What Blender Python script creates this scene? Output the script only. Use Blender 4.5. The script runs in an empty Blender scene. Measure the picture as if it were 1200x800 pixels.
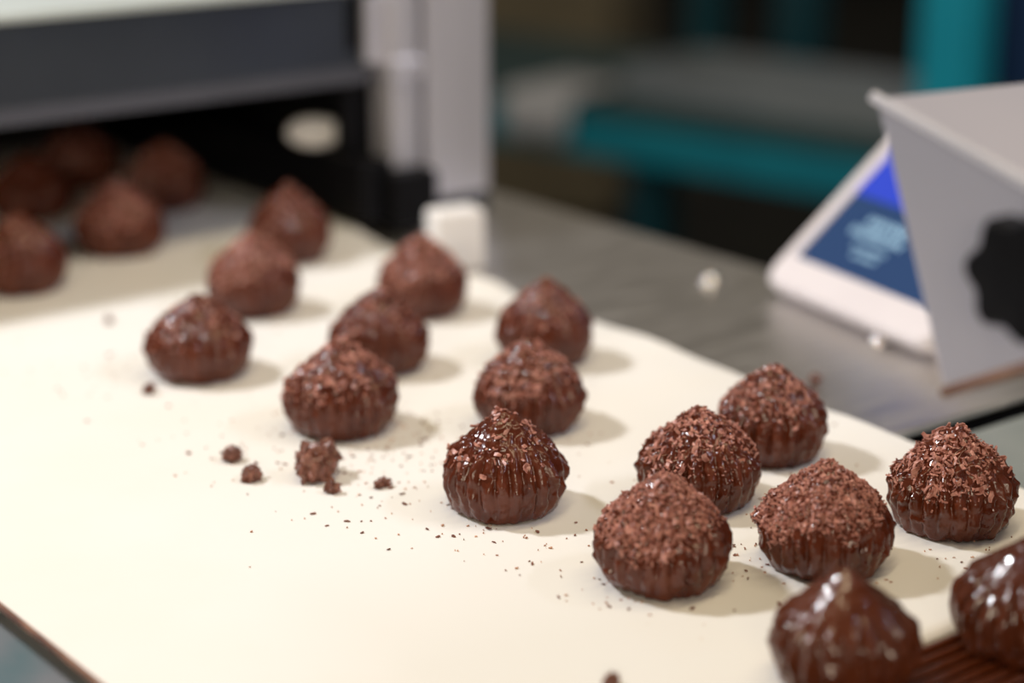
import bpy, bmesh, math, random
import numpy as np
from mathutils import Matrix, Vector, noise

scene = bpy.context.scene
COL = scene.collection
PI = math.pi

# ------------------------------------------------------------------ camera
# world: +Y runs along the belt towards the cooling tunnel, z = 0 is the belt surface, metres
YAW, PITCH = math.radians(37.9), math.atan(720 / 2333.0)
fwd = Vector((math.sin(YAW) * math.cos(PITCH), math.cos(YAW) * math.cos(PITCH), -math.sin(PITCH)))
rgt = Vector((math.cos(YAW), -math.sin(YAW), 0))
upv = rgt.cross(fwd)
cam_data = bpy.data.cameras.new('camera')
cam = bpy.data.objects.new('camera', cam_data)
COL.objects.link(cam)
M3 = Matrix((rgt, upv, -fwd)).transposed()
cam.matrix_world = Matrix.Translation((0, 0, 0.27)) @ M3.to_4x4()
cam_data.lens = 70
cam_data.sensor_width = 36
cam_data.clip_start = 0.01
cam_data.clip_end = 60
cam_data.dof.use_dof = True
cam_data.dof.focus_distance = 0.690
cam_data.dof.aperture_fstop = 3.6
scene.camera = cam

# ------------------------------------------------------------------ world and lights
world = bpy.data.worlds.new('world')
scene.world = world
world.use_nodes = True
bg = world.node_tree.nodes['Background']
bg.inputs['Color'].default_value = (1.0, 0.88, 0.72, 1)
bg.inputs['Strength'].default_value = 0.16

def area_light(name, loc, target, size, size_y, power, color):
    d = bpy.data.lights.new(name, 'AREA')
    d.shape = 'RECTANGLE'
    d.size, d.size_y = size, size_y
    d.energy = power
    d.color = color
    o = bpy.data.objects.new(name, d)
    COL.objects.link(o)
    o.location = loc
    o.rotation_euler = (Vector(target) - Vector(loc)).to_track_quat('-Z', 'Y').to_euler()
    return o

area_light('key_lamp', (-0.10, 1.39, 1.06), (0.41, 0.53, 0), 0.12, 0.12, 17.0, (0.97, 0.97, 1.0))
area_light('fill_strip_behind_camera', (-1.1, -1.3, 0.75), (0.45, 0.95, 0), 1.2, 0.25, 21, (1.0, 0.86, 0.66))  # added fill, brightens the tunnel mouth and truffle fronts
area_light('ceiling_fill_strip', (0.05, 0.35, 2.1), (0.45, 0.55, 0), 0.12, 1.3, 11.5, (1.0, 0.82, 0.54))  # first of two added overhead fills that lift and warm the belt shadows
area_light('ceiling_fill_strip', (1.15, 0.35, 2.1), (0.45, 0.55, 0), 0.12, 1.3, 11.5, (1.0, 0.82, 0.54))  # second added overhead fill
area_light('strip_lamp_window_side', (1.6, -0.6, 1.5), (0.45, 0.5, 0), 0.9, 0.06, 12, (0.82, 0.84, 1.0))

scene.view_settings.view_transform = 'Standard'
scene.view_settings.look = 'None'
scene.view_settings.gamma = 1
scene.view_settings.use_curve_mapping = False
scene.view_settings.exposure = -0.05

# ------------------------------------------------------------------ helpers
def tag(o, label=None, cat=None, group=None, kind=None):
    if label: o['label'] = label
    if cat: o['category'] = cat
    if group: o['group'] = group
    if kind: o['kind'] = kind
    return o

def empty(name, loc=(0, 0, 0), rz=0.0):
    o = bpy.data.objects.new(name, None)
    o.empty_display_size = 0.02
    COL.objects.link(o)
    o.location = loc
    o.rotation_euler = (0, 0, rz)
    return o

def link(name, me, mat, parent=None):
    o = bpy.data.objects.new(name, me)
    COL.objects.link(o)
    if mat and not me.materials:
        me.materials.append(mat)
    o.parent = parent
    return o

def obj_bm(name, bm, mat, parent=None, smooth=False):
    me = bpy.data.meshes.new(name)
    bmesh.ops.recalc_face_normals(bm, faces=bm.faces)
    bm.to_mesh(me)
    bm.free()
    if smooth:
        me.polygons.foreach_set('use_smooth', [True] * len(me.polygons))
    return link(name, me, mat, parent)

def add_box(bm, lo, hi, bevel=0.0, seg=2):
    lo, hi = Vector(lo), Vector(hi)
    r = bmesh.ops.create_cube(bm, size=1.0)
    vs = r['verts']
    for v in vs:
        v.co = Vector(((lo.x + hi.x) / 2 + v.co.x * (hi.x - lo.x), (lo.y + hi.y) / 2 + v.co.y * (hi.y - lo.y), (lo.z + hi.z) / 2 + v.co.z * (hi.z - lo.z)))
    if bevel > 0:
        es = list({e for v in vs for e in v.link_edges})
        bmesh.ops.bevel(bm, geom=es, offset=bevel, segments=seg, affect='EDGES', profile=0.5)

def box(name, lo, hi, mat, parent=None, bevel=0.0):
    bm = bmesh.new()
    add_box(bm, lo, hi, bevel)
    return obj_bm(name, bm, mat, parent)

def add_prism(bm, pts, offset, bevel=0.0, seg=2):
    """polygon of 3-D points extruded by an offset vector"""
    off = Vector(offset)
    a = [bm.verts.new(p) for p in pts]
    b = [bm.verts.new(Vector(p) + off) for p in pts]
    fs = [bm.faces.new(a), bm.faces.new(list(reversed(b)))]
    n = len(pts)
    for i in range(n):
        j = (i + 1) % n
        fs.append(bm.faces.new((a[j], a[i], b[i], b[j])))
    if bevel > 0:
        es = list({e for f in fs for e in f.edges})
        bmesh.ops.bevel(bm, geom=es, offset=bevel, segments=seg, affect='EDGES', profile=0.5)

def add_lathe(bm, prof, n=32, mat=Matrix.Identity(4)):
    """profile [(r, z)] spun about local z, then placed by mat"""
    rings = []
    for r, z in prof:
        if r < 1e-6:
            rings.append([bm.verts.new(mat @ Vector((0, 0, z)))])
        else:
            rings.append([bm.verts.new(mat @ Vector((r * math.cos(2 * PI * k / n), r * math.sin(2 * PI * k / n), z))) for k in range(n)])
    for a, b in zip(rings[:-1], rings[1:]):
        for k in range(n):
            j = (k + 1) % n
            if len(a) == 1 and len(b) == 1:
                continue
            if len(a) == 1:
                bm.faces.new((a[0], b[k], b[j]))
            elif len(b) == 1:
                bm.faces.new((a[k], a[j], b[0]))
            else:
                bm.faces.new((a[k], a[j], b[j], b[k]))

# ------------------------------------------------------------------ materials
def material(name, color, rough=0.5, metal=0.0, color2=None, nscale=20.0, detail=4.0, stretch=(1, 1, 1),
             bump=0.0, bscale=200.0, rough2=None, coat=0.0, emit=None, estr=1.0, spec=0.5, ramp=(0.35, 0.65)):
    m = bpy.data.materials.new(name)
    m.use_nodes = True
    nt = m.node_tree
    b = nt.nodes['Principled BSDF']
    b.inputs['Base Color'].default_value = (*color, 1)
    b.inputs['Roughness'].default_value = rough
    b.inputs['Metallic'].default_value = metal
    b.inputs['Coat Weight'].default_value = coat
    b.inputs['Specular IOR Level'].default_value = spec
    tc = nt.nodes.new('ShaderNodeTexCoord')
    mp = nt.nodes.new('ShaderNodeMapping')
    mp.inputs['Scale'].default_value = stretch
    nt.links.new(tc.outputs['Object'], mp.inputs['Vector'])
    if color2 is not None or rough2 is not None:
        n = nt.nodes.new('ShaderNodeTexNoise')
        n.inputs['Scale'].default_value = nscale
        n.inputs['Detail'].default_value = detail
        nt.links.new(mp.outputs['Vector'], n.inputs['Vector'])
        mr = nt.nodes.new('ShaderNodeMapRange')
        mr.inputs['From Min'].default_value = ramp[0]
        mr.inputs['From Max'].default_value = ramp[1]
        nt.links.new(n.outputs['Fac'], mr.inputs['Value'])
        if color2 is not None:
            mx = nt.nodes.new('ShaderNodeMix')
            mx.data_type = 'RGBA'
            mx.inputs['A'].default_value = (*color, 1)
            mx.inputs['B'].default_value = (*color2, 1)
            nt.links.new(mr.outputs['Result'], mx.inputs['Factor'])
            nt.links.new(mx.outputs['Result'], b.inputs['Base Color'])
        if rough2 is not None:
            m2 = nt.nodes.new('ShaderNodeMapRange')
            m2.inputs['To Min'].default_value = rough
            m2.inputs['To Max'].default_value = rough2
            nt.links.new(mr.outputs['Result'], m2.inputs['Value'])
            nt.links.new(m2.outputs['Result'], b.inputs['Roughness'])
    if bump > 0:
        n2 = nt.nodes.new('ShaderNodeTexNoise')
        n2.inputs['Scale'].default_value = bscale
        n2.inputs['Detail'].default_value = 3
        nt.links.new(mp.outputs['Vector'], n2.inputs['Vector'])
        bp = nt.nodes.new('ShaderNodeBump')
        bp.inputs['Strength'].default_value = bump
        bp.inputs['Distance'].default_value = 0.001
        nt.links.new(n2.outputs['Fac'], bp.inputs['Height'])
        nt.links.new(bp.outputs['Normal'], b.inputs['Normal'])
    if emit is not None:
        b.inputs['Emission Color'].default_value = (*emit, 1)
        b.inputs['Emission Strength'].default_value = estr
    return m

M = {}
M['choc'] = material('chocolate_coating', (0.066, 0.0115, 0.0040), 0.08, color2=(0.112, 0.0245, 0.0095), nscale=90, rough2=0.27,
                     bump=0.25, bscale=500, coat=0.0, spec=0.42)
M['choc_dark'] = material('dark_wet_chocolate', (0.085, 0.018, 0.0055), 0.13, color2=(0.115, 0.027, 0.009), nscale=60, rough2=0.25, coat=0.4)
M['flake'] = material('chocolate_shavings', (0.270, 0.092, 0.066), 0.36, color2=(0.580, 0.272, 0.215), nscale=420, detail=2, bump=0.3, bscale=900)
M['flake_dark'] = material('dark_chocolate_crumb', (0.110, 0.036, 0.021), 0.4, color2=(0.25, 0.10, 0.068), nscale=300, detail=2, bump=0.3, bscale=800)
M['dust'] = material('chocolate_dust', (0.62, 0.36, 0.24), 0.8, color2=(0.34, 0.15, 0.09), nscale=150, detail=2)
M['belt'] = material('cream_belt', (0.85, 0.835, 0.80), 0.42, color2=(0.845, 0.815, 0.755), nscale=7, bump=0.05, bscale=300, ramp=(0.42, 0.62))
M['belt_edge'] = material('stained_belt_edge', (0.10, 0.035, 0.022), 0.6, color2=(0.30, 0.15, 0.09), nscale=60)
M['steel'] = material('brushed_steel', (0.40, 0.385, 0.37), 0.34, 1.0, color2=(0.50, 0.49, 0.475), nscale=30, stretch=(1, 12, 1), rough2=0.44, bump=0.04, bscale=400)
M['table'] = material('brushed_table_steel', (0.66, 0.64, 0.62), 0.30, 1.0, color2=(0.76, 0.74, 0.72), nscale=22, stretch=(1, 9, 1), rough2=0.42, bump=0.04, bscale=300)
M['rail'] = material('blue_grey_steel', (0.26, 0.38, 0.43), 0.35, 0.8, color2=(0.42, 0.45, 0.50), nscale=40)
M['satin'] = material('satin_steel', (0.50, 0.495, 0.575), 0.48, 0.6, color2=(0.53, 0.52, 0.595), nscale=12, bump=0.03, bscale=600)
M['column'] = material('pale_steel', (0.68, 0.675, 0.75), 0.36, 0.45, color2=(0.56, 0.56, 0.63), nscale=14, stretch=(1, 1, 0.2))
M['plate_low'] = material('grey_green_steel', (0.36, 0.40, 0.385), 0.4, 0.6, color2=(0.44, 0.48, 0.46), nscale=25)
M['dark_reflect'] = material('dark_reflection_steel', (0.036, 0.044, 0.058), 0.28, 0.0, color2=(0.026, 0.032, 0.044), nscale=10)  # polished hood steel, its dark reflection put into the base colour
M['lip'] = material('dull_grey_lip', (0.075, 0.076, 0.092), 0.4, 0.2, color2=(0.062, 0.063, 0.076), nscale=18)
M['black'] = material('black_plastic', (0.004, 0.004, 0.005), 0.5, color2=(0.006, 0.006, 0.008), nscale=30, spec=0.12)
M['matt_black'] = material('matt_black_lining', (0.004, 0.004, 0.005), 0.9, color2=(0.006, 0.006, 0.007), nscale=20, spec=0.1)
M['white'] = material('white_plastic', (0.88, 0.86, 0.85), 0.4, color2=(0.85, 0.83, 0.82), nscale=15)
M['frame_white'] = material('white_display_frame', (0.80, 0.75, 0.78), 0.35, color2=(0.77, 0.72, 0.75), nscale=20)
M['lid'] = material('pale_lid', (0.50, 0.55, 0.54), 0.4, color2=(0.46, 0.51, 0.50), nscale=10)
M['screen'] = material('blue_screen', (0.01, 0.02, 0.05), 0.25, emit=(0.012, 0.042, 0.12), estr=1.0)
M['screen_bright'] = material('bright_blue_field', (0.01, 0.02, 0.08), 0.25, emit=(0.025, 0.055, 0.58), estr=1.0)
M['screen_text'] = material('pale_screen_mark', (0.2, 0.3, 0.4), 0.4, emit=(0.17, 0.30, 0.38), estr=1.0)
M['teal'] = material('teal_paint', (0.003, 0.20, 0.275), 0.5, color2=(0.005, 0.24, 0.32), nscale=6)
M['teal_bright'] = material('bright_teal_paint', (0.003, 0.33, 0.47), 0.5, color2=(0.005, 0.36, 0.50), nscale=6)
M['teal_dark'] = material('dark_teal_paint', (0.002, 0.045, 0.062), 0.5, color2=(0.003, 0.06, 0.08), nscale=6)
M['bench_top'] = material('dark_bench_board', (0.012, 0.05, 0.055), 0.6, color2=(0.018, 0.065, 0.07), nscale=8)
M['tray'] = material('grey_tray', (0.22, 0.25, 0.275), 0.5, 0.2, color2=(0.26, 0.29, 0.31), nscale=6)
M['cloth'] = material('pale_grey_cloth', (0.52, 0.53, 0.55), 0.9, color2=(0.42, 0.43, 0.45), nscale=12, bump=0.3, bscale=40)
M['card'] = material('olive_cardboard', (0.27, 0.23, 0.15), 0.9, color2=(0.20, 0.17, 0.11), nscale=5)
M['blue'] = material('blue_drum_plastic', (0.004, 0.03, 0.10), 0.4, color2=(0.006, 0.04, 0.13), nscale=8)
M['floor'] = material('dark_floor', (0.014, 0.016, 0.016), 0.6, color2=(0.028, 0.027, 0.023), nscale=2.5, spec=0.15)
M['wall'] = material('dark_wall', (0.02, 0.022, 0.022), 0.8, color2=(0.03, 0.03, 0.028), nscale=2)
M['bolt'] = material('polished_bolt', (0.85, 0.83, 0.82), 0.12, 1.0, color2=(0.8, 0.78, 0.76), nscale=50)

# ------------------------------------------------------------------ the room
def struct(name, lo, hi, mat):
    o = box(name, lo, hi, mat)
    o['kind'] = 'structure'
    return o
FLOOR = -0.90
struct('floor', (-2.5, -2.5, FLOOR - 0.05), (9.0, 10.0, FLOOR), M['floor'])
struct('wall_back', (-2.5, 10.0, FLOOR), (9.0, 10.1, 1.6), M['wall'])
struct('wall_right', (9.0, -2.5, FLOOR), (9.1, 10.1, 1.6), M['wall'])

# ------------------------------------------------------------------ conveyor belt
BL, BE = 0.232, 0.372            # left edge x, front end y
def right_edge(y):
    pts = [(0.36, 0.5755), (0.43, 0.577), (0.486, 0.580), (0.534, 0.582), (0.608, 0.5885), (0.66, 0.590), (0.70, 0.5912),
           (0.75, 0.590), (0.775, 0.5945), (0.80, 0.590), (0.886, 0.597), (0.93, 0.603), (1.1, 0.604), (2.3, 0.604)]
    return float(np.interp(y, [p[0] for p in pts], [p[1] for p in pts]))

conv = empty('belt_conveyor', (0.41, 1.2, FLOOR))
tag(conv, 'wide flat cream conveyor belt carrying the rows of chocolate truffles', 'conveyor belt')
def child_world(o, parent):
    """keep a mesh built in world coordinates where it is under a moved parent (unrotated)"""
    o.parent = parent
    o.matrix_parent_inverse = Matrix.Translation(parent.location).inverted()
    return o

bm = bmesh.new()
path = []                         # (y, z, flat?) along the belt, from the tunnel to the nose and back underneath
ys = [2.3, 2.0, 1.7, 1.5] + list(np.arange(1.4, BE, -0.012))
for y in ys: path.append((y, 0.0))
NR = 0.007
for k in range(0, 13):
    a = k / 12 * PI
    path.append((BE - NR * math.sin(a), -NR + NR * math.cos(a)))
path += [(0.6, -2 * NR), (2.3, -2 * NR)]
NX = 40
rows = []
for (y, z) in path:
    xr = right_edge(y)
    row = []
    for i in range(NX + 1):
        u = i / NX
        u = 1 - (1 - u) ** 1.5
        x = BL + (xr - BL) * u
        dz = 0.0
        if z == 0.0:
            e = max(0.0, 1 - (xr - x) / 0.03)
            dz = 0.0009 * e * e * (math.sin(y * 41) + 0.6 * math.sin(y * 97 + 1)) - 0.0006 * e ** 3
        row.append(bm.verts.new((x, y, z + dz)))
    rows.append(row)
for a, b in zip(rows[:-1], rows[1:]):
    for i in range(NX):
        bm.faces.new((a[i], a[i + 1], b[i + 1], b[i]))
belt = obj_bm('belt', bm, M['belt'])
md = belt.modifiers.new('thickness', 'SOLIDIFY')
md.thickness = 0.0014
md.offset = -1.0
child_world(belt, conv)
# smeared brown left border of the belt
child_world(box('stained_border', (BL - 0.0012, 0.40, -0.0022), (BL + 0.0002, 2.2, -0.0004), M['belt_edge']), conv)
child_world(box('belt_bed', (0.245, 0.395, -0.0105), (0.568, 2.25, -0.0030), M['steel']), conv)
bm = bmesh.new(); add_lathe(bm, [(0, 0), (0.0046, 0), (0.0046, 0.33), (0, 0.33)], 16, Matrix.Translation((0.24, BE + 0.001, -NR)) @ Matrix.Rotation(PI / 2, 4, 'Y'))
child_world(obj_bm('nose_bar', bm, M['steel'], smooth=False), conv)
child_world(box('frame_beam', (0.25, 0.42, -0.075), (0.56, 2.25, -0.0165), M['steel'], bevel=0.003), conv)
for x in (0.28, 0.53):
    for y in (0.50, 2.15):
        child_world(box('leg', (x - 0.02, y - 0.02, FLOOR), (x + 0.02, y + 0.02, -0.075), M['steel'], bevel=0.003), conv)

# left side rail
sr = empty('side_rail', (0.16, 1.2, FLOOR))
tag(sr, 'blue grey steel side ledge along the left edge of the cream belt', 'side rail')
child_world(box('ledge', (0.06, 0.25, -0.012), (0.2300, 2.2, -0.0045), M['rail'], bevel=0.002), sr)
for y in (0.4, 2.0):
    child_world(box('leg', (0.09, y - 0.02, FLOOR), (0.13, y + 0.02, -0.012), M['rail'], bevel=0.003), sr)

# ------------------------------------------------------------------ steel work table at the right of the belt
tb = empty('steel_table', (0.66, 1.2, FLOOR))
tag(tb, 'brushed stainless steel table top running along the far edge of the belt', 'table')
child_world(box('table_top', (0.572, 0.508, -0.0095), (0.738, 2.3, -0.0062), M['table'], bevel=0.0012), tb)
child_world(box('apron', (0.725, 0.53, -0.06), (0.733, 2.28, -0.0095), M['table'], bevel=0.001), tb)
child_world(box('cross_bar', (0.60, 0.5125, -0.045), (0.725, 0.520, -0.0095), M['matt_black'], bevel=0.001), tb)
for x in (0.62, 0.71):
    for y in (0.56, 2.2):
        child_world(box('leg', (x - 0.015, y - 0.015, FLOOR), (x + 0.015, y + 0.015, -0.0095), M['table'], bevel=0.002), tb)
for i, (x, y) in enumerate(((0.696, 0.7265), (0.686, 0.600))):
    bm = bmesh.new()
    add_lathe(bm, [(0.0045 * math.sin(q / 9 * 1.45), 0.0045 * math.cos(q / 9 * 1.45) - 0.0003) for q in range(10)] + [(0.0060, 0.0002), (0.0060, 0), (0, 0)], 24, Matrix.Translation((x, y, -0.0062)))
    child_world(obj_bm('bolt_head', bm, M['bolt'], smooth=True), tb)

lp = empty('lower_shelf', (0.72, 0.3, FLOOR))
tag(lp, 'grey green metal shelf just below the near end of the steel table', 'shelf')
child_world(box('plate', (0.584, 0.29, -0.016), (0.95, 0.503, -0.0125), M['plate_low'], bevel=0.001), lp)
for x in (0.64, 0.91):
    for y in (0.32, 0.46):
        child_world(box('leg', (x - 0.012, y - 0.012, FLOOR), (x + 0.012, y + 0.012, -0.016), M['plate_low'], bevel=0.002), lp)
bm = bmesh.new()
add_lathe(bm, [(0, 0), (0.0055, 0), (0.006, 0.001), (0.006, 0.03), (0.0045, 0.0315), (0, 0.0315)], 24, Matrix.Translation((0.672, 0.494, -0.0065)) @ Matrix.Rotation(PI / 2, 4, 'Y'))
child_world(obj_bm('hinge_barrel', bm, M['bolt'], smooth=True), lp)

# ------------------------------------------------------------------ wire mesh belt of the coating machine
wm = empty('wire_mesh_belt', (0.41, 0.26, FLOOR))
tag(wm, 'chocolate-soaked wire belt of close brown rods at the end of the cream belt', 'wire belt')
rod_me = None
for k in range(30):
    y = BE - 0.0105 - k * 0.0050
    if rod_me is None:
        bm = bmesh.new()
        add_lathe(bm, [(0, 0), (0.0012, 0.0004), (0.0017, 0.002), (0.0017, 0.330), (0.0012, 0.3316), (0, 0.332)], 12, Matrix.Rotation(PI / 2, 4, 'Y'))
        o = obj_bm('rod', bm, M['choc_dark'], smooth=True)
        rod_me = o.data
    else:
        o = link('rod', rod_me, None)
    o.location = (0.244, y, -0.0017)
    child_world(o, wm)
for x in (0.30, 0.36, 0.42, 0.48, 0.54):
    child_world(box('carrier_chain', (x - 0.001, 0.21, -0.0062), (x + 0.001, 0.366, -0.0035), M['choc_dark'], bevel=0.0004), wm)
child_world(box('drip_tray', (0.24, 0.205, -0.030), (0.58, 0.362, -0.024), M['choc_dark'], bevel=0.001), wm)
for x in (0.27, 0.55):
    child_world(box('leg', (x - 0.012, 0.24, FLOOR), (x + 0.012, 0.264, -0.030), M['steel'], bevel=0.002), wm)

# ------------------------------------------------------------------ cooling tunnel
TR = 0.0
tn = empty('cooling_tunnel', (0.630, 0.930, -0.006), TR)
tag(tn, 'dark cooling tunnel with pale lid and black mouth swallowing the belt', 'tunnel machine')
T = lambda n, lo, hi, m, bv=0.0: box(n, lo, hi, M[m], tn, bv)
T('hood_panel', (-0.56, 0.0, 0.094), (0.0, 0.006, 0.1365), 'dark_reflect', 0.001)
bm = bmesh.new()
add_prism(bm, [(-0.56, -0.002, 0.085), (-0.56, 0.010, 0.085), (-0.56, 0.010, 0.105), (-0.56, 0.004, 0.105)], (0.56, 0, 0), 0.0008)
obj_bm('hood_lip', bm, M['lip'], tn)
T('lid', (-0.57, -0.004, 0.1368), (0.004, 1.10, 0.1410), 'lid', 0.001)
T('roof_lining', (-0.56, 0.010, 0.115), (0.0, 1.09, 0.130), 'matt_black')
T('side_wall', (-0.010, 0.008, 0.0002), (0.004, 1.09, 0.1335), 'matt_black')
T('side_wall', (-0.57, 0.006, 0.0015), (-0.556, 1.09, 0.1335), 'matt_black')
T('end_wall', (-0.556, 1.075, 0.010), (-0.01, 1.09, 0.13), 'matt_black')
T('guide_rail', (-0.028, -0.020, 0.008), (-0.006, 1.0, 0.044), 'black', 0.003)
T('guide_block', (-0.012, -0.028, 0.004), (0.020, -0.008, 0.036), 'black', 0.003)
T('slot_strip', (-0.022, -0.003, 0.104), (-0.015, 0.000, 0.1335), 'black', 0.0006)
T('corner_bracket', (-0.013, -0.006, 0.096), (-0.001, 0.000, 0.1335), 'column', 0.001)
T('inner_post', (-0.022, 0.004, 0.004), (-0.010, 0.016, 0.088), 'black', 0.002)
T('column', (-0.0015, -0.012, 0.030), (0.0195, 0.012, 0.190), 'column', 0.004)
T('column_foot', (0.001, -0.014, -0.0002), (0.030, 0.010, 0.030), 'lip', 0.003)
T('column_collar', (-0.003, -0.015, 0.086), (0.0205, 0.013, 0.099), 'column', 0.003)
T('gap_strip', (0.0195, 0.004, -0.0002), (0.0280, 0.014, 0.190), 'black', 0.001)  # black strip fills the gap in place of its shade
T('corner_sheet', (0.0275, -0.006, 0.012), (0.0735, 0.010, 0.200), 'column', 0.003)
T('sheet_base', (0.0275, -0.004, -0.0002), (0.0730, 0.008, 0.012), 'dark_reflect', 0.001)
bm = bmesh.new()
bmesh.ops.create_uvsphere(bm, u_segments=24, v_segments=14, radius=1.0, matrix=Matrix.Translation((-0.026, 0.030, 0.0535)) @ Matrix.Rotation(-0.66, 4, 'Z') @ Matrix.Diagonal((0.017, 0.008, 0.0092, 1)))
obj_bm('gap_light_oval', bm, M['white'], tn, True)  # white oval solid put in for light showing through a gap

wb = box('plastic_block', (-0.0115, -0.008, 0), (0.0165, 0.010, 0.0325), M['white'], bevel=0.0025)
wb.location = (0.6055, 0.830, -0.0062)
wb.rotation_euler = (0, 0, -0.2)
tag(wb, 'white plastic block standing on the steel table beside the tunnel column', 'block')

# ------------------------------------------------------------------ hood of the coating machine, upper right
hd = empty('machine_hood', (0.62, 0.27, FLOOR))
tag(hd, 'slanted grey sheet steel hood with a black star knob at the right edge', 'machine hood')
HX = 0.4215
ext = Vector((0.30, -0.055, 0.0))
face = [(HX, 0.3763, 0.1708), (HX, 0.2972, 0.1491), (HX, 0.270, 0.135), (HX, 0.2940, 0.1185), (HX, 0.3448, 0.0915)]
bm = bmesh.new()
add_prism(bm, face, ext, 0.0022, 3)
child_world(obj_bm('housing', bm, M['satin'], smooth=False), hd)
# rolled rim along the upper edge and chocolate-stained lower flange
def bar(bm, p, q, r, n=10):
    p, q = Vector(p), Vector(q)
    add_lathe(bm, [(0, 0), (r, 0), (r, (q - p).length), (0, (q - p).length)], n, Matrix.Translation(p) @ (q - p).to_track_quat('Z', 'Y').to_matrix().to_4x4())
bm = bmesh.new()
bar(bm, (HX + 0.0005, 0.3765, 0.1705), (HX + 0.0005, 0.2975, 0.1488), 0.0017)
child_world(obj_bm('rolled_rim', bm, M['column'], smooth=False), hd)
bm = bmesh.new()
bar(bm, (HX + 0.001, 0.3448, 0.0908), (HX + 0.001, 0.2940, 0.1178), 0.0016)
child_world(obj_bm('stained_flange', bm, M['belt_edge'], smooth=False), hd)
for y in (0.23, 0.27):
    child_world(box('post', (0.66, y - 0.06, FLOOR), (0.69, y - 0.03, 0.125), M['satin'], bevel=0.003), hd)
# star knob
kn = bmesh.new()
prof = []
NK = 56
for layer, (s, dx) in enumerate(((0.80, 0.0), (1.0, -0.002), (1.0, -0.009), (0.90, -0.011), (0.45, -0.0115))):
    ring = []
    for k in range(NK):
        a = 2 * PI * k / NK
        r = 0.0160 * s * (1 + 0.10 * math.cos(7 * a))
        ring.append(kn.verts.new((dx, r * math.cos(a), r * math.sin(a))))
    prof.append(ring)
for a, b in zip(prof[:-1], prof[1:]):
    for k in range(NK):
        kn.faces.new((a[k], a[(k + 1) % NK], b[(k + 1) % NK], b[k]))
kn.faces.new(prof[0]); kn.faces.new(list(reversed(prof[-1])))
k_o = obj_bm('star_knob', kn, M['black'])
k_o.location = (HX - 0.004, 0.3118, 0.1337)
child_world(k_o, hd)
k_o['label'] = 'black star-shaped clamping knob'
bm = bmesh.new()
add_lathe(bm, [(0, 0), (0.004, 0), (0.004, 0.006), (0, 0.006)], 16, Matrix.Translation((HX - 0.0045, 0.3118, 0.1337)) @ Matrix.Rotation(PI / 2, 4, 'Y'))
child_world(obj_bm('knob_shaft', bm, M['bolt'], smooth=False), hd)

# ------------------------------------------------------------------ touch display behind the hood
A0 = Vector((0.6983, 0.6924, 0.0030)); e1 = Vector((-0.1951, -0.9808, 0)); oo = Vector((0.9808, -0.1951, 0))
tau = math.radians(49)
e2 = Vector((0, 0, 1)) * math.cos(tau) + oo * math.sin(tau)
e3 = e1.cross(e2); e3 = e3 if e3.x < 0 else -e3         # outward, towards the belt
ds = empty('touch_display', (0.735, 0.62, -0.0062))
tag(ds, 'tilted touch display with white frame and blue lit screen behind the steel hood', 'display')
def dp(u, v, w): return A0 + e1 * u + e2 * v + e3 * w
def dquad(name, u0, u1, v0, v1, w0, w1, mat, bev=0.0, parent=None):
    bm = bmesh.new()
    add_prism(bm, [dp(u0, v0, w0), dp(u1, v0, w0), dp(u1, v1, w0), dp(u0, v1, w0)], e3 * (w1 - w0), bev, 3)
    o = obj_bm(name, bm, mat)
    child_world(o, ds)
    return o
DW, DH = 0.134, 0.112
dquad('back_case', 0.004, DW - 0.004, 0.004, DH - 0.004, -0.020, -0.006, M['frame_white'], 0.003)
bm = bmesh.new()
def rrect(u0, u1, v0, v1, r, n=6):
    pts = []
    for cx, cy, a0 in ((u1 - r, v0 + r, -PI / 2), (u1 - r, v1 - r, 0), (u0 + r, v1 - r, PI / 2), (u0 + r, v0 + r, PI)):
        for k in range(n + 1):
            a = a0 + k / n * PI / 2
            pts.append((cx + r * math.cos(a), cy + r * math.sin(a)))
    return pts
outr = rrect(0, DW, 0, DH, 0.011); inn = rrect(0.0105, DW - 0.0105, 0.0185, DH - 0.012, 0.001)
rings = [[bm.verts.new(dp(u, v, w)) for u, v in lst] for lst, w in ((outr, -0.008), (outr, -0.002), (rrect(0.002, DW - 0.002, 0.002, DH - 0.002, 0.0095), 0.0), (inn, 0.0), (inn, -0.004))]
for a, b in zip(rings[:-1], rings[1:]):
    for k in range(len(a)):
        j = (k + 1) % len(a)
        bm.faces.new((a[k], a[j], b[j], b[k]))
bm.faces.new(list(reversed(rings[0])))
child_world(obj_bm('frame', bm, M['frame_white']), ds)
dquad('screen', 0.010, DW - 0.010, 0.018, DH - 0.0115, -0.0045, -0.0012, M['screen'])
dquad('bright_field', 0.0108, 0.100, 0.064, DH - 0.013, -0.0012, -0.0009, M['screen_bright'])
rng = random.Random(5)
for (v, u0, u1, hgt) in ((0.049, 0.036, 0.066, 0.0045), (0.042, 0.030, 0.070, 0.0042), (0.035, 0.040, 0.064, 0.0022), (0.030, 0.044, 0.060, 0.0020)):
    bm = bmesh.new()
    u = u0
    while u < u1:
        wd = rng.uniform(0.0018, 0.0042)
        add_prism(bm, [dp(u, v, -0.0012), dp(u + wd, v, -0.0012), dp(u + wd, v + hgt, -0.0012), dp(u, v + hgt, -0.0012)], e3 * 0.0003)
        u += wd + rng.uniform(0.0008, 0.0018)
    child_world(obj_bm('text_line', bm, M['screen_text']), ds)
child_world(box('stand', (0.728, 0.600, -0.0062), (0.737, 0.650, 0.034), M['satin'], bevel=0.002), ds)

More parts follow.
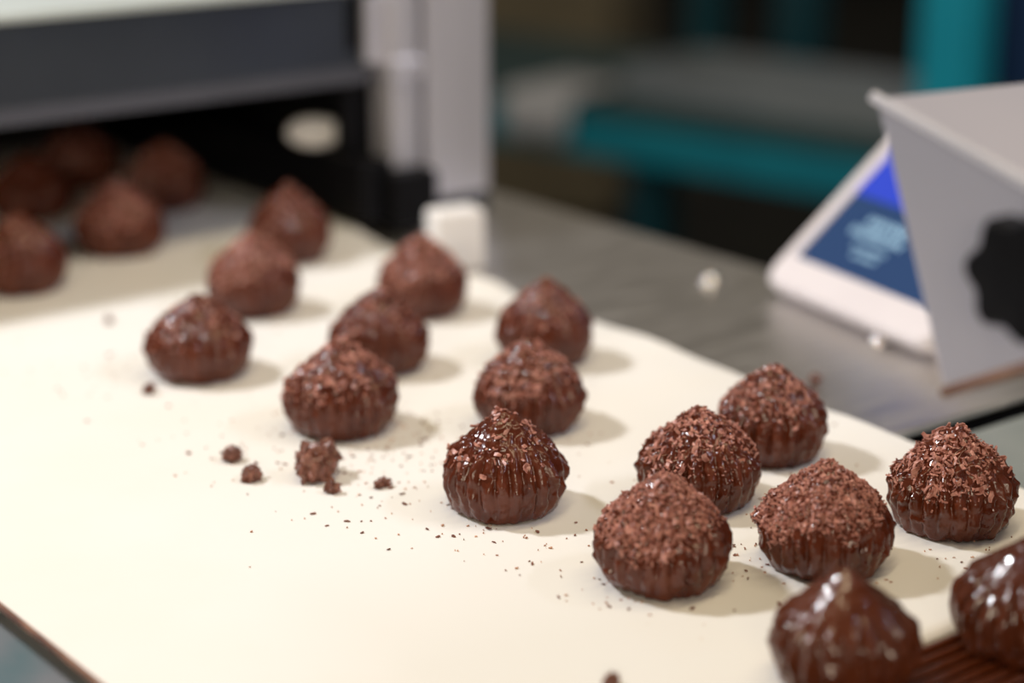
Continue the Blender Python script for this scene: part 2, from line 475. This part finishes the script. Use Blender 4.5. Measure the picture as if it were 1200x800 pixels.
# ------------------------------------------------------------------ background: teal bench and things around it
bdir = Vector((0.20, -0.98, 0)).normalized()           # along the bench, to the right of the picture
bn = Vector((bdir.y, -bdir.x, 0)); bn = bn if bn.x > 0 else -bn   # away from the belt
bang = math.atan2(bdir.y, bdir.x)
be = empty('teal_workbench', (2.0, 2.20, FLOOR), bang)
tag(be, 'teal painted metal workbench with uprights in the dark background', 'workbench')
flip = 1.0 if (Matrix.Rotation(bang, 3, 'Z') @ Vector((0, 1, 0))).dot(bn) > 0 else -1.0
def bb(name, x0, x1, y0, y1, z0, z1, m, bv=0.004):
    ya, yb = sorted((y0 * flip, y1 * flip))
    return box(name, (x0, ya, z0 - FLOOR), (x1, yb, z1 - FLOOR), M[m], be, bv)
bb('front_rail', -0.95, 1.2, 0.0, 0.04, -0.372, -0.308, 'teal')
bb('bench_board', -0.95, 1.2, 0.0, 0.52, -0.308, -0.290, 'bench_top')
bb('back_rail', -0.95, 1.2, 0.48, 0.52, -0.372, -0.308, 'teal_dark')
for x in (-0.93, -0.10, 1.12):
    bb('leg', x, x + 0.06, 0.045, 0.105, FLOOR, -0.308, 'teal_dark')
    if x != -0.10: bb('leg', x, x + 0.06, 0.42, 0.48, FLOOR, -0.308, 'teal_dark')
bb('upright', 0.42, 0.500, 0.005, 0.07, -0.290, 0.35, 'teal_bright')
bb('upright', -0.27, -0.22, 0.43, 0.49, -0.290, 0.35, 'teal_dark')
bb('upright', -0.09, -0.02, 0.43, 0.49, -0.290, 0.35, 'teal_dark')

def on_bench(u, v, z): return be.location + bdir * u + bn * v + Vector((0, 0, z - FLOOR))
tr = empty('metal_tray', on_bench(0.11, 0.20, -0.290), bang)
tag(tr, 'long grey metal tray lying on the teal workbench', 'tray')
box('tray_bottom', (-0.26, -0.11, 0), (0.26, 0.11, 0.006), M['tray'], tr, 0.002)
for n, lo, hi in (('tray_side', (-0.26, -0.11, 0.006), (0.26, -0.104, 0.05)), ('tray_side', (-0.26, 0.104, 0.006), (0.26, 0.11, 0.05)),
                  ('tray_end', (-0.26, -0.104, 0.006), (-0.254, 0.104, 0.05)), ('tray_end', (0.254, -0.104, 0.006), (0.26, 0.104, 0.05))):
    box(n, lo, hi, M['tray'], tr, 0.0015)
# pale cloth hanging over the rail
bm = bmesh.new()
rows = []
prof = [(0.16, -0.284), (0.10, -0.283), (0.03, -0.284), (0.0, -0.286), (-0.012, -0.294), (-0.014, -0.32), (-0.016, -0.350)]
for (v, z) in prof:
    row = []
    for i in range(25):
        u = -0.30 + 0.13 * i / 24
        w = 0.006 * math.sin(i * 0.9) + 0.004 * math.sin(i * 2.1 + v * 30)
        row.append(bm.verts.new(on_bench(u, v - (abs(w) if v < 0 else 0), z + (abs(w) * 0.6 if v >= 0 else w))))
    rows.append(row)
for a, b in zip(rows[:-1], rows[1:]):
    for i in range(24): bm.faces.new((a[i], a[i + 1], b[i + 1], b[i]))
cl = obj_bm('folded_cloth', bm, M['cloth'], smooth=True)
sd = cl.modifiers.new('thickness', 'SOLIDIFY'); sd.thickness = 0.004; sd.offset = 1
tag(cl, 'crumpled pale grey cloth hanging over the rail of the teal workbench', 'cloth')

cb = empty('cardboard_box', (3.3, 4.15, FLOOR), 0.7)
tag(cb, 'tall olive brown cardboard box far back beside the tunnel corner', 'box')
box('carton', (-0.42, -0.28, 0), (0.20, 0.28, 0.95), M['card'], cb, 0.005)
box('closing_flap', (-0.42, -0.28, 0.95), (0.20, -0.005, 0.958), M['card'], cb)
box('closing_flap', (-0.42, 0.005, 0.95), (0.20, 0.28, 0.958), M['card'], cb)

dr = empty('plastic_drum', (2.80, 2.03, FLOOR))
tag(dr, 'dark blue plastic drum with white cap at the upper right corner', 'drum')
bm = bmesh.new()
add_lathe(bm, [(0, 0), (0.15, 0), (0.16, 0.02), (0.165, 0.20), (0.172, 0.22), (0.172, 0.25), (0.165, 0.27), (0.165, 0.50), (0.172, 0.52), (0.172, 0.55), (0.165, 0.57), (0.16, 0.80), (0.14, 0.84), (0.06, 0.86), (0, 0.86)], 40)
obj_bm('drum_body', bm, M['blue'], dr, True)
bm = bmesh.new()
add_lathe(bm, [(0, 0.86), (0.04, 0.86), (0.04, 0.90), (0.035, 0.905), (0, 0.905)], 24, Matrix.Translation((-0.02, -0.06, -0.005)))
obj_bm('cap', bm, M['white'], dr)

# ------------------------------------------------------------------ truffles
PROF = np.array([(0.80, 0.0), (0.875, .03), (0.93, .10), (0.98, .21), (1.0, .33), (0.98, .44), (0.90, .55), (0.775, .65), (0.625, .74), (0.465, .825), (0.315, .90), (0.19, .955), (0.10, .992), (0.045, 1.012), (0.0, 1.018)])

def profile(m):
    seg = np.r_[0, np.cumsum(np.hypot(*np.diff(PROF, axis=0).T))]
    dense = np.linspace(0, seg[-1], 800)
    r = np.interp(dense, seg, PROF[:, 0]); z = np.interp(dense, seg, PROF[:, 1])
    k = np.ones(31) / 31
    rp = np.convolve(np.pad(r, 15, mode='edge'), k, 'valid'); zp = np.convolve(np.pad(z, 15, mode='edge'), k, 'valid')
    w = np.minimum(1, np.minimum(np.arange(800), 799 - np.arange(800)) / 40.0)
    r = r * (1 - w) + rp * w; z = z * (1 - w) + zp * w
    s = np.linspace(0, dense[-1], m)
    return np.interp(s, dense, r), np.interp(s, dense, z)

def sstep(a, b, x):
    t = np.clip((x - a) / (b - a), 0, 1)
    return t * t * (3 - 2 * t)

def nz(x, y, z): return noise.noise((x, y, z))

def truffle_surface(seed, D, H, n, m, ribs, amp, lump):
    rng = np.random.default_rng(seed)
    pr, pz = profile(m)
    R = D / 2 * 0.965
    th = np.linspace(0, 2 * PI, n, endpoint=False)
    TH, PR = np.meshgrid(th, pr)
    PZ = np.meshgrid(th, pz)[1]
    so = float(seed) * 7.31
    # noise fields on the unit dome
    X, Y, Z = PR * np.cos(TH), PR * np.sin(TH), PZ * 1.6
    n1 = np.array([nz(x * 1.3 + so, y * 1.3, z * 1.3) for x, y, z in zip(X.ravel(), Y.ravel(), Z.ravel())]).reshape(X.shape)
    n2 = np.array([nz(x * 5 + so, y * 5 + 3, z * 4) for x, y, z in zip(X.ravel(), Y.ravel(), Z.ravel())]).reshape(X.shape)
    n3 = np.array([nz(x * 10 + so, y * 10 + 9, z * 8) for x, y, z in zip(X.ravel(), Y.ravel(), Z.ravel())]).reshape(X.shape)
    phase = TH * ribs / 2 + 0.9 * n1 + 0.25 * n2 + rng.uniform(0, 6)
    lobe = np.abs(np.sin(phase)) ** 0.62                     # rounded ribs with narrow grooves between
    mask = sstep(0.02, 0.14, PZ) * (1 - sstep(0.52, 0.86, PZ))
    mask = mask * np.clip(0.85 + 1.0 * n2, 0.25, 1.35) * (0.35 + 0.65 * sstep(0.08, 0.34, PZ))
    dr = (lobe - 0.62) * amp * mask
    dr += 0.035 * n1 * sstep(0, .2, PZ) + 0.022 * n2 * (0.4 + PR * 0.6) + lump * np.maximum(0, n3 - 0.02) ** 1.2 * sstep(0.05, .2, PZ) * (0.2 + 0.8 * PR)
    # uneven foot of set chocolate
    foot = (1 - sstep(0.0, 0.13, PZ))
    ftn = np.array([nz(math.cos(a) * 2.2 + so, math.sin(a) * 2.2, 5.0) + 0.6 * nz(math.cos(a) * 7 + so, math.sin(a) * 7, 2.0) for a in th])
    dr += foot * (0.10 * ftn[None, :])
    rr = np.maximum(PR + dr * np.clip(PR * 3, 0, 1), 0)
    tipx, tipy = rng.uniform(-0.05, 0.05, 2)
    bend = PZ ** 3
    px = R * (rr * np.cos(TH) + tipx * bend)
    py = R * (rr * np.sin(TH) + tipy * bend)
    hz = PZ + (0.02 * n1 + 0.012 * n2 + lump * 0.35 * n3) * sstep(0.3, 0.8, PZ)
    pzz = H * hz
    return np.stack([px, py, np.maximum(pzz, 0)], -1)

def grid_mesh(name, P):
    m, n, _ = P.shape
    verts = P.reshape(-1, 3)
    # merge the pole into one point and close the base
    top = P[-1].mean(0)
    verts = np.vstack([P[:-1].reshape(-1, 3), top[None], np.array([[0, 0, 0.0002]])])
    mi = m - 1
    ti, bi = mi * n, mi * n + 1
    i = np.arange(n); j = (i + 1) % n
    quads = []
    for a in range(mi - 1):
        quads.append(np.stack([a * n + i, a * n + j, (a + 1) * n + j, (a + 1) * n + i], 1))
    quads = np.vstack(quads)
    t1 = np.stack([(mi - 1) * n + i, (mi - 1) * n + j, np.full(n, ti)], 1)
    t2 = np.stack([j, i, np.full(n, bi)], 1)
    tris = np.vstack([t1, t2])
    me = bpy.data.meshes.new(name)
    me.from_pydata(verts.tolist(), [], quads.tolist() + tris.tolist())
    me.polygons.foreach_set('use_smooth', [True] * len(me.polygons))
    me.update()
    return me

def flake_batch(rng, pos, nor, lmin, lmax, wfrac, seg=3, tilt=0.5, lift=0.35, curl=1.0):
    """many small curled chips, one mesh; returns verts, faces"""
    K = len(pos)
    L = rng.uniform(lmin, lmax, K) * rng.choice([0.6, 1.0, 1.0, 1.35], K)
    W = L * rng.uniform(wfrac * 0.6, wfrac * 1.4, K)
    Tk = rng.uniform(0.00022, 0.00045, K)
    cv = rng.uniform(-0.9, 0.9, K) * curl
    ref = rng.normal(size=(K, 3))
    t = np.cross(nor, ref); t /= np.linalg.norm(t, axis=1, keepdims=True)
    b = np.cross(nor, t)
    tl = rng.normal(0, tilt, (K, 1))
    t2 = t * np.cos(tl) + nor * np.sin(tl)
    n2 = nor * np.cos(tl) - t * np.sin(tl)
    tl2 = rng.normal(0, tilt, (K, 1))
    b2 = b * np.cos(tl2) + n2 * np.sin(tl2)
    n3 = n2 * np.cos(tl2) - b * np.sin(tl2)
    c = pos + nor * (lift * rng.uniform(0.2, 1.3, K) * L * 0.5)[:, None]
    vs = []
    for s in range(seg + 1):
        u = s / seg - 0.5
        tw = 1 - 0.45 * abs(u) * 2 * rng.uniform(0.2, 1.4, K)
        arc = cv * (u * u * 4 - 0.33) * L * 0.28
        jit = rng.normal(0, 0.06, K) * L
        base = c + t2 * (u * L)[:, None] + n3 * arc[:, None] + b2 * jit[:, None]
        for sb, sn in ((-1, -1), (1, -1), (1, 1), (-1, 1)):
            vs.append(base + b2 * (sb * 0.5 * W * tw)[:, None] + n3 * (sn * 0.5 * Tk)[:, None])
    V = np.stack(vs, 1)                                     # K, 4*(seg+1), 3
    nv = 4 * (seg + 1)
    fl = [(0, 3, 2, 1)]
    for s in range(seg):
        o = 4 * s
        for q in range(4):
            r = (q + 1) % 4
            fl.append((o + q, o + r, o + 4 + r, o + 4 + q))
    o = 4 * seg
    fl.append((o, o + 1, o + 2, o + 3))
    fl = np.array(fl)
    Fc = (fl[None] + (np.arange(K) * nv)[:, None, None]).reshape(-1, 4)
    return V.reshape(-1, 3), Fc

def surf_normals(P):
    du = np.roll(P, -1, 1) - np.roll(P, 1, 1)
    dv = np.gradient(P, axis=0)
    N = np.cross(du, dv)
    ln = np.linalg.norm(N, axis=2, keepdims=True)
    return N / np.maximum(ln, 1e-12)

def sample_topping(rng, P, count, zlow, soft, H, side=None, clump=0.5):
    """points on the dome above a ragged line; side = preferred azimuth in object space"""
    m, n, _ = P.shape
    N = surf_normals(P)
    du = np.linalg.norm(np.roll(P, -1, 1) - P, axis=2)
    dv = np.linalg.norm(np.gradient(P, axis=0), axis=2)
    w = du * dv
    zz = P[..., 2] / H
    th = np.linspace(0, 2 * PI, n, endpoint=False)[None, :]
    line = zlow + 0.07 * np.sin(3 * th + rng.uniform(0, 6)) + 0.05 * np.sin(7 * th + rng.uniform(0, 6))
    if side is not None:
        line = line - 0.10 * np.cos(th - side)
    w = w * sstep(-soft, soft, zz - line)
    w[-1] = 0
    sd = rng.uniform(0, 50)
    cl = np.array([noise.noise((q[0] * 210 + sd, q[1] * 210, q[2] * 210)) for q in P.reshape(-1, 3)]).reshape(m, n)
    w = w * (1 - clump + clump * sstep(-0.05, 0.25, cl))
    p = (w / w.sum()).ravel()
    idx = rng.choice(m * n, count, p=p)
    pos = P.reshape(-1, 3)[idx] + rng.normal(0, 0.00015, (count, 3))
    return pos, N.reshape(-1, 3)[idx]

LIT = math.atan2(0.88, -0.47)          # azimuth the crumbs were thrown from / the lit, visible side mix
# name: x, y, D, H, ribs, mesh detail, topping list [(count, lmin, lmax, wfrac, zlow, soft)], label
GR = 'chocolate truffles on the cream belt'
S, C2 = (230, 116), (128, 66)
TRUFFLES = [
 (0.4114, 0.5326, .0450, .0360, 24, S, 'sparse', 'glossy truffle sparsely dotted with shavings, alone in sharp focus at the centre'),
 (0.4131, 0.4499, .0450, .0362, 25, S, 'powder', 'truffle with thick fine shavings, in front of the pair near the lower middle'),
 (0.4715, 0.4947, .0447, .0345, 24, S, 'medium', 'dark truffle with coarse shavings and thin drip threads, partly behind the finely dusted one'),
 (0.4650, 0.4262, .0452, .0362, 23, S, 'powder2', 'truffle with peaked cap of dense fine shavings, directly behind the bare glossy one'),
 (0.5257, 0.4223, .0447, .0355, 24, S, 'coarse', 'truffle heaped with large curled shavings at the right edge of the belt'),
 (0.5257, 0.5117, .0425, .0362, 24, S, 'medium2', 'truffle with wet fluted sides near the belt edge, below the steel hood'),
 (0.4738, 0.5973, .0450, .0350, 25, (180, 92), 'medium', 'slightly blurred fluted truffle just behind the sharp central one'),
 (0.5330, 0.6610, .0430, .0370, 24, C2, 'light', 'blurred truffle at the belt edge with two round highlights, behind another truffle'),
 (0.4114, 0.6406, .0460, .0368, 25, (180, 92), 'medium', 'fluted truffle directly behind the largest loose crumb'),
 (0.4681, 0.6964, .0432, .0362, 24, C2, 'light', 'middle truffle of the three receding left of the centre, bright round highlights on its shoulder'),
 (0.5341, 0.7566, .0432, .0378, 23, C2, 'fine', 'pinkish dusted truffle in front of the white block at the belt edge'),
 (0.4017, 0.7381, .0465, .0358, 24, C2, 'light', 'glossy truffle with a bright white highlight, nearest of the left cluster of three'),
 (0.4710, 0.8085, .0448, .0385, 24, C2, 'fine', 'pinkish blurred truffle, middle of the left cluster of three'),
 (0.5368, 0.8818, .0436, .0395, 24, C2, 'light', 'blurred truffle farthest back of the left cluster of three, beside the black rail'),
 (0.4735, 0.9518, .0485, .0380, 24, C2, 'fine', 'very blurred truffle just inside the tunnel mouth, in front of its neighbours'),
 (0.5432, 1.0297, .0448, .0388, 24, C2, 'fine', 'very blurred dark truffle in the tunnel mouth, rightmost there'),
 (0.3990, 0.9141, .0460, .0380, 24, C2, 'light', 'very blurred truffle cut by the left edge, nearest of those at the tunnel mouth'),
 (0.4706, 1.0564, .0475, .0360, 24, C2, 'light', 'very blurred truffle at the left edge, just above the nearest one cut by it'),
 (0.5300, 1.1144, .0447, .0398, 24, C2, 'fine', 'dim reddish truffle deep in the tunnel, behind the others'),
 (0.4660, 1.2000, .0447, .0390, 24, C2, 'fine', 'barely visible truffle deepest in the tunnel at the upper left edge'),
 (0.4060, 0.3616, .0440, .0358, 20, (200, 100), 'none', 'bare glossy truffle without shavings at the bottom edge, in the blurred foreground'),
 (0.4675, 0.3448, .0445, .0350, 20, (200, 100), 'none', 'bare glossy truffle cut by the right edge, on the brown wire belt'),
]
TOP = {
 'sparse':  [(135, .0015, .0032, .5, .58, .22), (60, .0007, .0012, .7, .50, .25)],
 'powder':  [(1700, .0008, .0018, .50, .53, .08), (2000, .0005, .0010, .7, .52, .10)],
 'powder2': [(1900, .0008, .0016, .50, .54, .07), (2200, .0005, .0010, .7, .52, .09)],
 'medium':  [(440, .0013, .0029, .45, .57, .13), (300, .0007, .0012, .7, .52, .15)],
 'medium2': [(330, .0013, .0027, .45, .62, .11), (280, .0007, .0012, .7, .56, .13)],
 'coarse':  [(520, .0015, .0036, .38, .58, .13), (350, .0008, .0013, .7, .50, .15)],
 'light':   [(130, .0013, .0026, .50, .60, .15), (160, .0007, .0013, .7, .56, .15)],
 'fine':    [(700, .0011, .0022, .55, .52, .12), (700, .0007, .0012, .7, .52, .12)],
}
for i, (x, y, D, H, ribs, (n, m), style, label) in enumerate(TRUFFLES):
    rng = np.random.default_rng(100 + i)
    P = truffle_surface(11 + i, D, H, n, m, ribs, 0.160, {'none': 0.012, 'sparse': 0.05}.get(style, 0.080))
    root = empty('chocolate_truffle', (x, y, 0.0))
    tag(root, label, 'truffle', GR)
    link('coating', grid_mesh('coating', P), M['choc'] if style != 'none' else M['choc_dark'], root)
    if style != 'none':
        V, Fs, off = [], [], 0
        for (cnt, l0, l1, wf, zl, soft) in TOP[style]:
            pos, nor = sample_topping(rng, P, cnt, zl, soft, H, LIT + 0.5, 0.95 if style in ('sparse', 'light') else 0.35 if style.startswith('powder') else 0.7)
            v, f = flake_batch(rng, pos, nor, l0, l1, wf, 3 if l1 > .0014 else 1, tilt=0.34, lift=0.25)
            V.append(v); Fs.append(f + off); off += len(v)
        me = bpy.data.meshes.new('shavings')
        me.from_pydata(np.vstack(V).tolist(), [], np.vstack(Fs).tolist())
        o = link('shavings', me, M['flake'], root)
        o['kind'] = 'stuff'
        o['label'] = 'matt milk-brown chocolate shavings'
    if i == 2:                                              # thin threads of set chocolate down the side of the dark truffle
        for dth, r0, r1 in ((0.0, 0.62, 0.06), (0.20, 0.60, 0.22)):
            k0 = int(((-0.62 + dth) % (2 * PI)) / (2 * PI) * n)
            pts = []
            for q in range(22):
                a = r0 + (r1 - r0) * q / 21
                row = int(a * (m - 1)); kk = (k0 + int(3 * math.sin(q * 0.45 + dth * 9))) % n
                c = Vector(P[row, kk]); rad = Vector((c.x, c.y, 0)).normalized()
                pts.append(c + rad * 0.0004)
            bm = bmesh.new()
            for p, q2 in zip(pts[:-1], pts[1:]):
                if (q2 - p).length > 1e-6: bar(bm, p, q2, 0.00024, 6)
            obj_bm('chocolate_thread', bm, M['flake'], root)

# ------------------------------------------------------------------ loose crumbs on the belt
def crumb_mesh(seed, size, lumps, chips):
    rng = np.random.default_rng(seed)
    rr = random.Random(seed)
    bm = bmesh.new()
    for k in range(lumps):
        r = size * rr.uniform(0.22, 0.42)
        a, d = rr.uniform(0, 2 * PI), size * rr.uniform(0.0, 0.45) * (0 if k == 0 else 1)
        c = Vector((d * math.cos(a), d * math.sin(a) * 0.8, r * rr.uniform(0.6, 1.2)))
        res = bmesh.ops.create_icosphere(bm, subdivisions=3, radius=r, matrix=Matrix.Translation(c))
        for v in res['verts']:
            q = (v.co - c) / r
            s = 1 + 0.55 * noise.noise(q * 1.7 + Vector((seed + k, 0, 0))) + 0.35 * noise.noise(q * 4.0 + Vector((0, seed, k)))
            v.co = c + q * r * s
            v.co.z = max(v.co.z, 0.0)
    me = bpy.data.meshes.new('chocolate_crumb')
    bm.to_mesh(me); bm.free()
    nv = len(me.vertices)
    co = np.zeros(nv * 3); me.vertices.foreach_get('co', co); co = co.reshape(-1, 3)
    fc = [list(p.vertices) for p in me.polygons]
    idx = rng.choice(nv, chips)
    pos = co[idx]
    ctr = co.mean(0); ctr[2] *= 0.5
    nor = pos - ctr; nor /= np.maximum(np.linalg.norm(nor, axis=1, keepdims=True), 1e-9)
    v, f = flake_batch(rng, pos, nor, size * 0.12, size * 0.32, 0.5, 3, tilt=0.7)
    v[:, 2] = np.maximum(v[:, 2], 0.0)
    me2 = bpy.data.meshes.new('chocolate_crumb')
    me2.from_pydata(np.vstack([co, v]).tolist(), [], fc + (f + nv).tolist())
    return me2
CR = 'loose chocolate crumbs on the belt'
for i, (x, y, s, l, c, lab) in enumerate((
    (0.3722, 0.5985, .0155, 8, 80, 'largest loose chocolate crumb, a ragged clump on the cream belt'),
    (0.3585, 0.6345, .0078, 4, 30, 'small crumb farthest left of the crumbs beside the ragged clump'),
    (0.3530, 0.6130, .0086, 5, 36, 'rounded crumb left of the ragged clump, its light side facing down'),
    (0.3688, 0.5825, .0066, 3, 24, 'small crumb just in front of the ragged clump'),
    (0.3880, 0.5755, .0068, 3, 26, 'small pointed crumb between the ragged clump and the sharp central truffle'),
    (0.3490, 0.4010, .0070, 3, 20, 'blurred crumb peeking in at the bottom edge of the picture'),
    (0.3705, 0.7260, .0058, 3, 16, 'blurred crumb on the belt in front of the glossy left truffle'),
    (0.4050, 0.8310, .0052, 3, 12, 'blurred crumb lying between the two left clusters of truffles'),
    (0.6175, 0.5755, .0050, 3, 12, 'reddish crumb on the steel table beyond the belt edge'),
    )):
    o = link('chocolate_crumb', crumb_mesh(40 + i, s, l, c), M['flake_dark'])
    o.location = (x, y, 0.0 if x < 0.6 else -0.0062)
    tag(o, lab, 'crumb', CR)

# fine shavings and dust scattered around the truffles: too many and too small to count
rng = np.random.default_rng(77)
pts, sizes = [], []
for (x, y, D, *_r) in TRUFFLES[:17]:
    k = 11
    a = rng.uniform(0, 2 * PI, k); d = D / 2 * (1.0 + np.abs(rng.normal(0, 0.55, k)))
    pts.append(np.stack([x + d * np.cos(a), y + d * np.sin(a)], 1))
for (x, y, sd, k) in ((0.398, 0.587, .016, 70), (0.428, 0.624, .012, 90), (0.378, 0.560, .022, 55), (0.366, 0.640, .022, 45), (0.392, 0.506, .014, 50),
                      (0.440, 0.452, .010, 60), (0.392, 0.446, .010, 30), (0.505, 0.395, .012, 45), (0.45, 0.56, .02, 40), (0.37, 0.76, .03, 40)):
    pts.append(np.stack([rng.normal(x, sd, k), rng.normal(y, sd * 1.2, k)], 1))
pts = np.vstack(pts)
ok = (pts[:, 0] > BL + 0.01) & (pts[:, 0] < 0.57) & (pts[:, 1] > 0.385) & (pts[:, 1] < 1.0)
pts = pts[ok]
pos = np.c_[pts, np.full(len(pts), 0.00025)]
nor = np.tile([0, 0, 1.0], (len(pts), 1))
half = len(pts) // 3
order = rng.permutation(len(pts))
for nm, sel, l0, l1, mt, lab in (('scattered_shavings', order[:half], .0007, .0019, 'flake_dark', 'tiny dark chocolate shavings scattered on the cream belt around the truffles'),
                                 ('chocolate_dust', order[half:], .0004, .0011, 'dust', 'fine reddish chocolate dust lightly sprinkled on the cream belt')):
    v, f = flake_batch(rng, pos[sel], nor[sel], l0, l1, 0.5, 2, tilt=0.08, lift=0.1, curl=0.5)
    v[:, 2] = np.maximum(v[:, 2], 0.00002)
    me = bpy.data.meshes.new(nm)
    me.from_pydata(v.tolist(), [], f.tolist())
    o = link(nm, me, M[mt])
    tag(o, lab, 'chocolate shavings', kind='stuff')
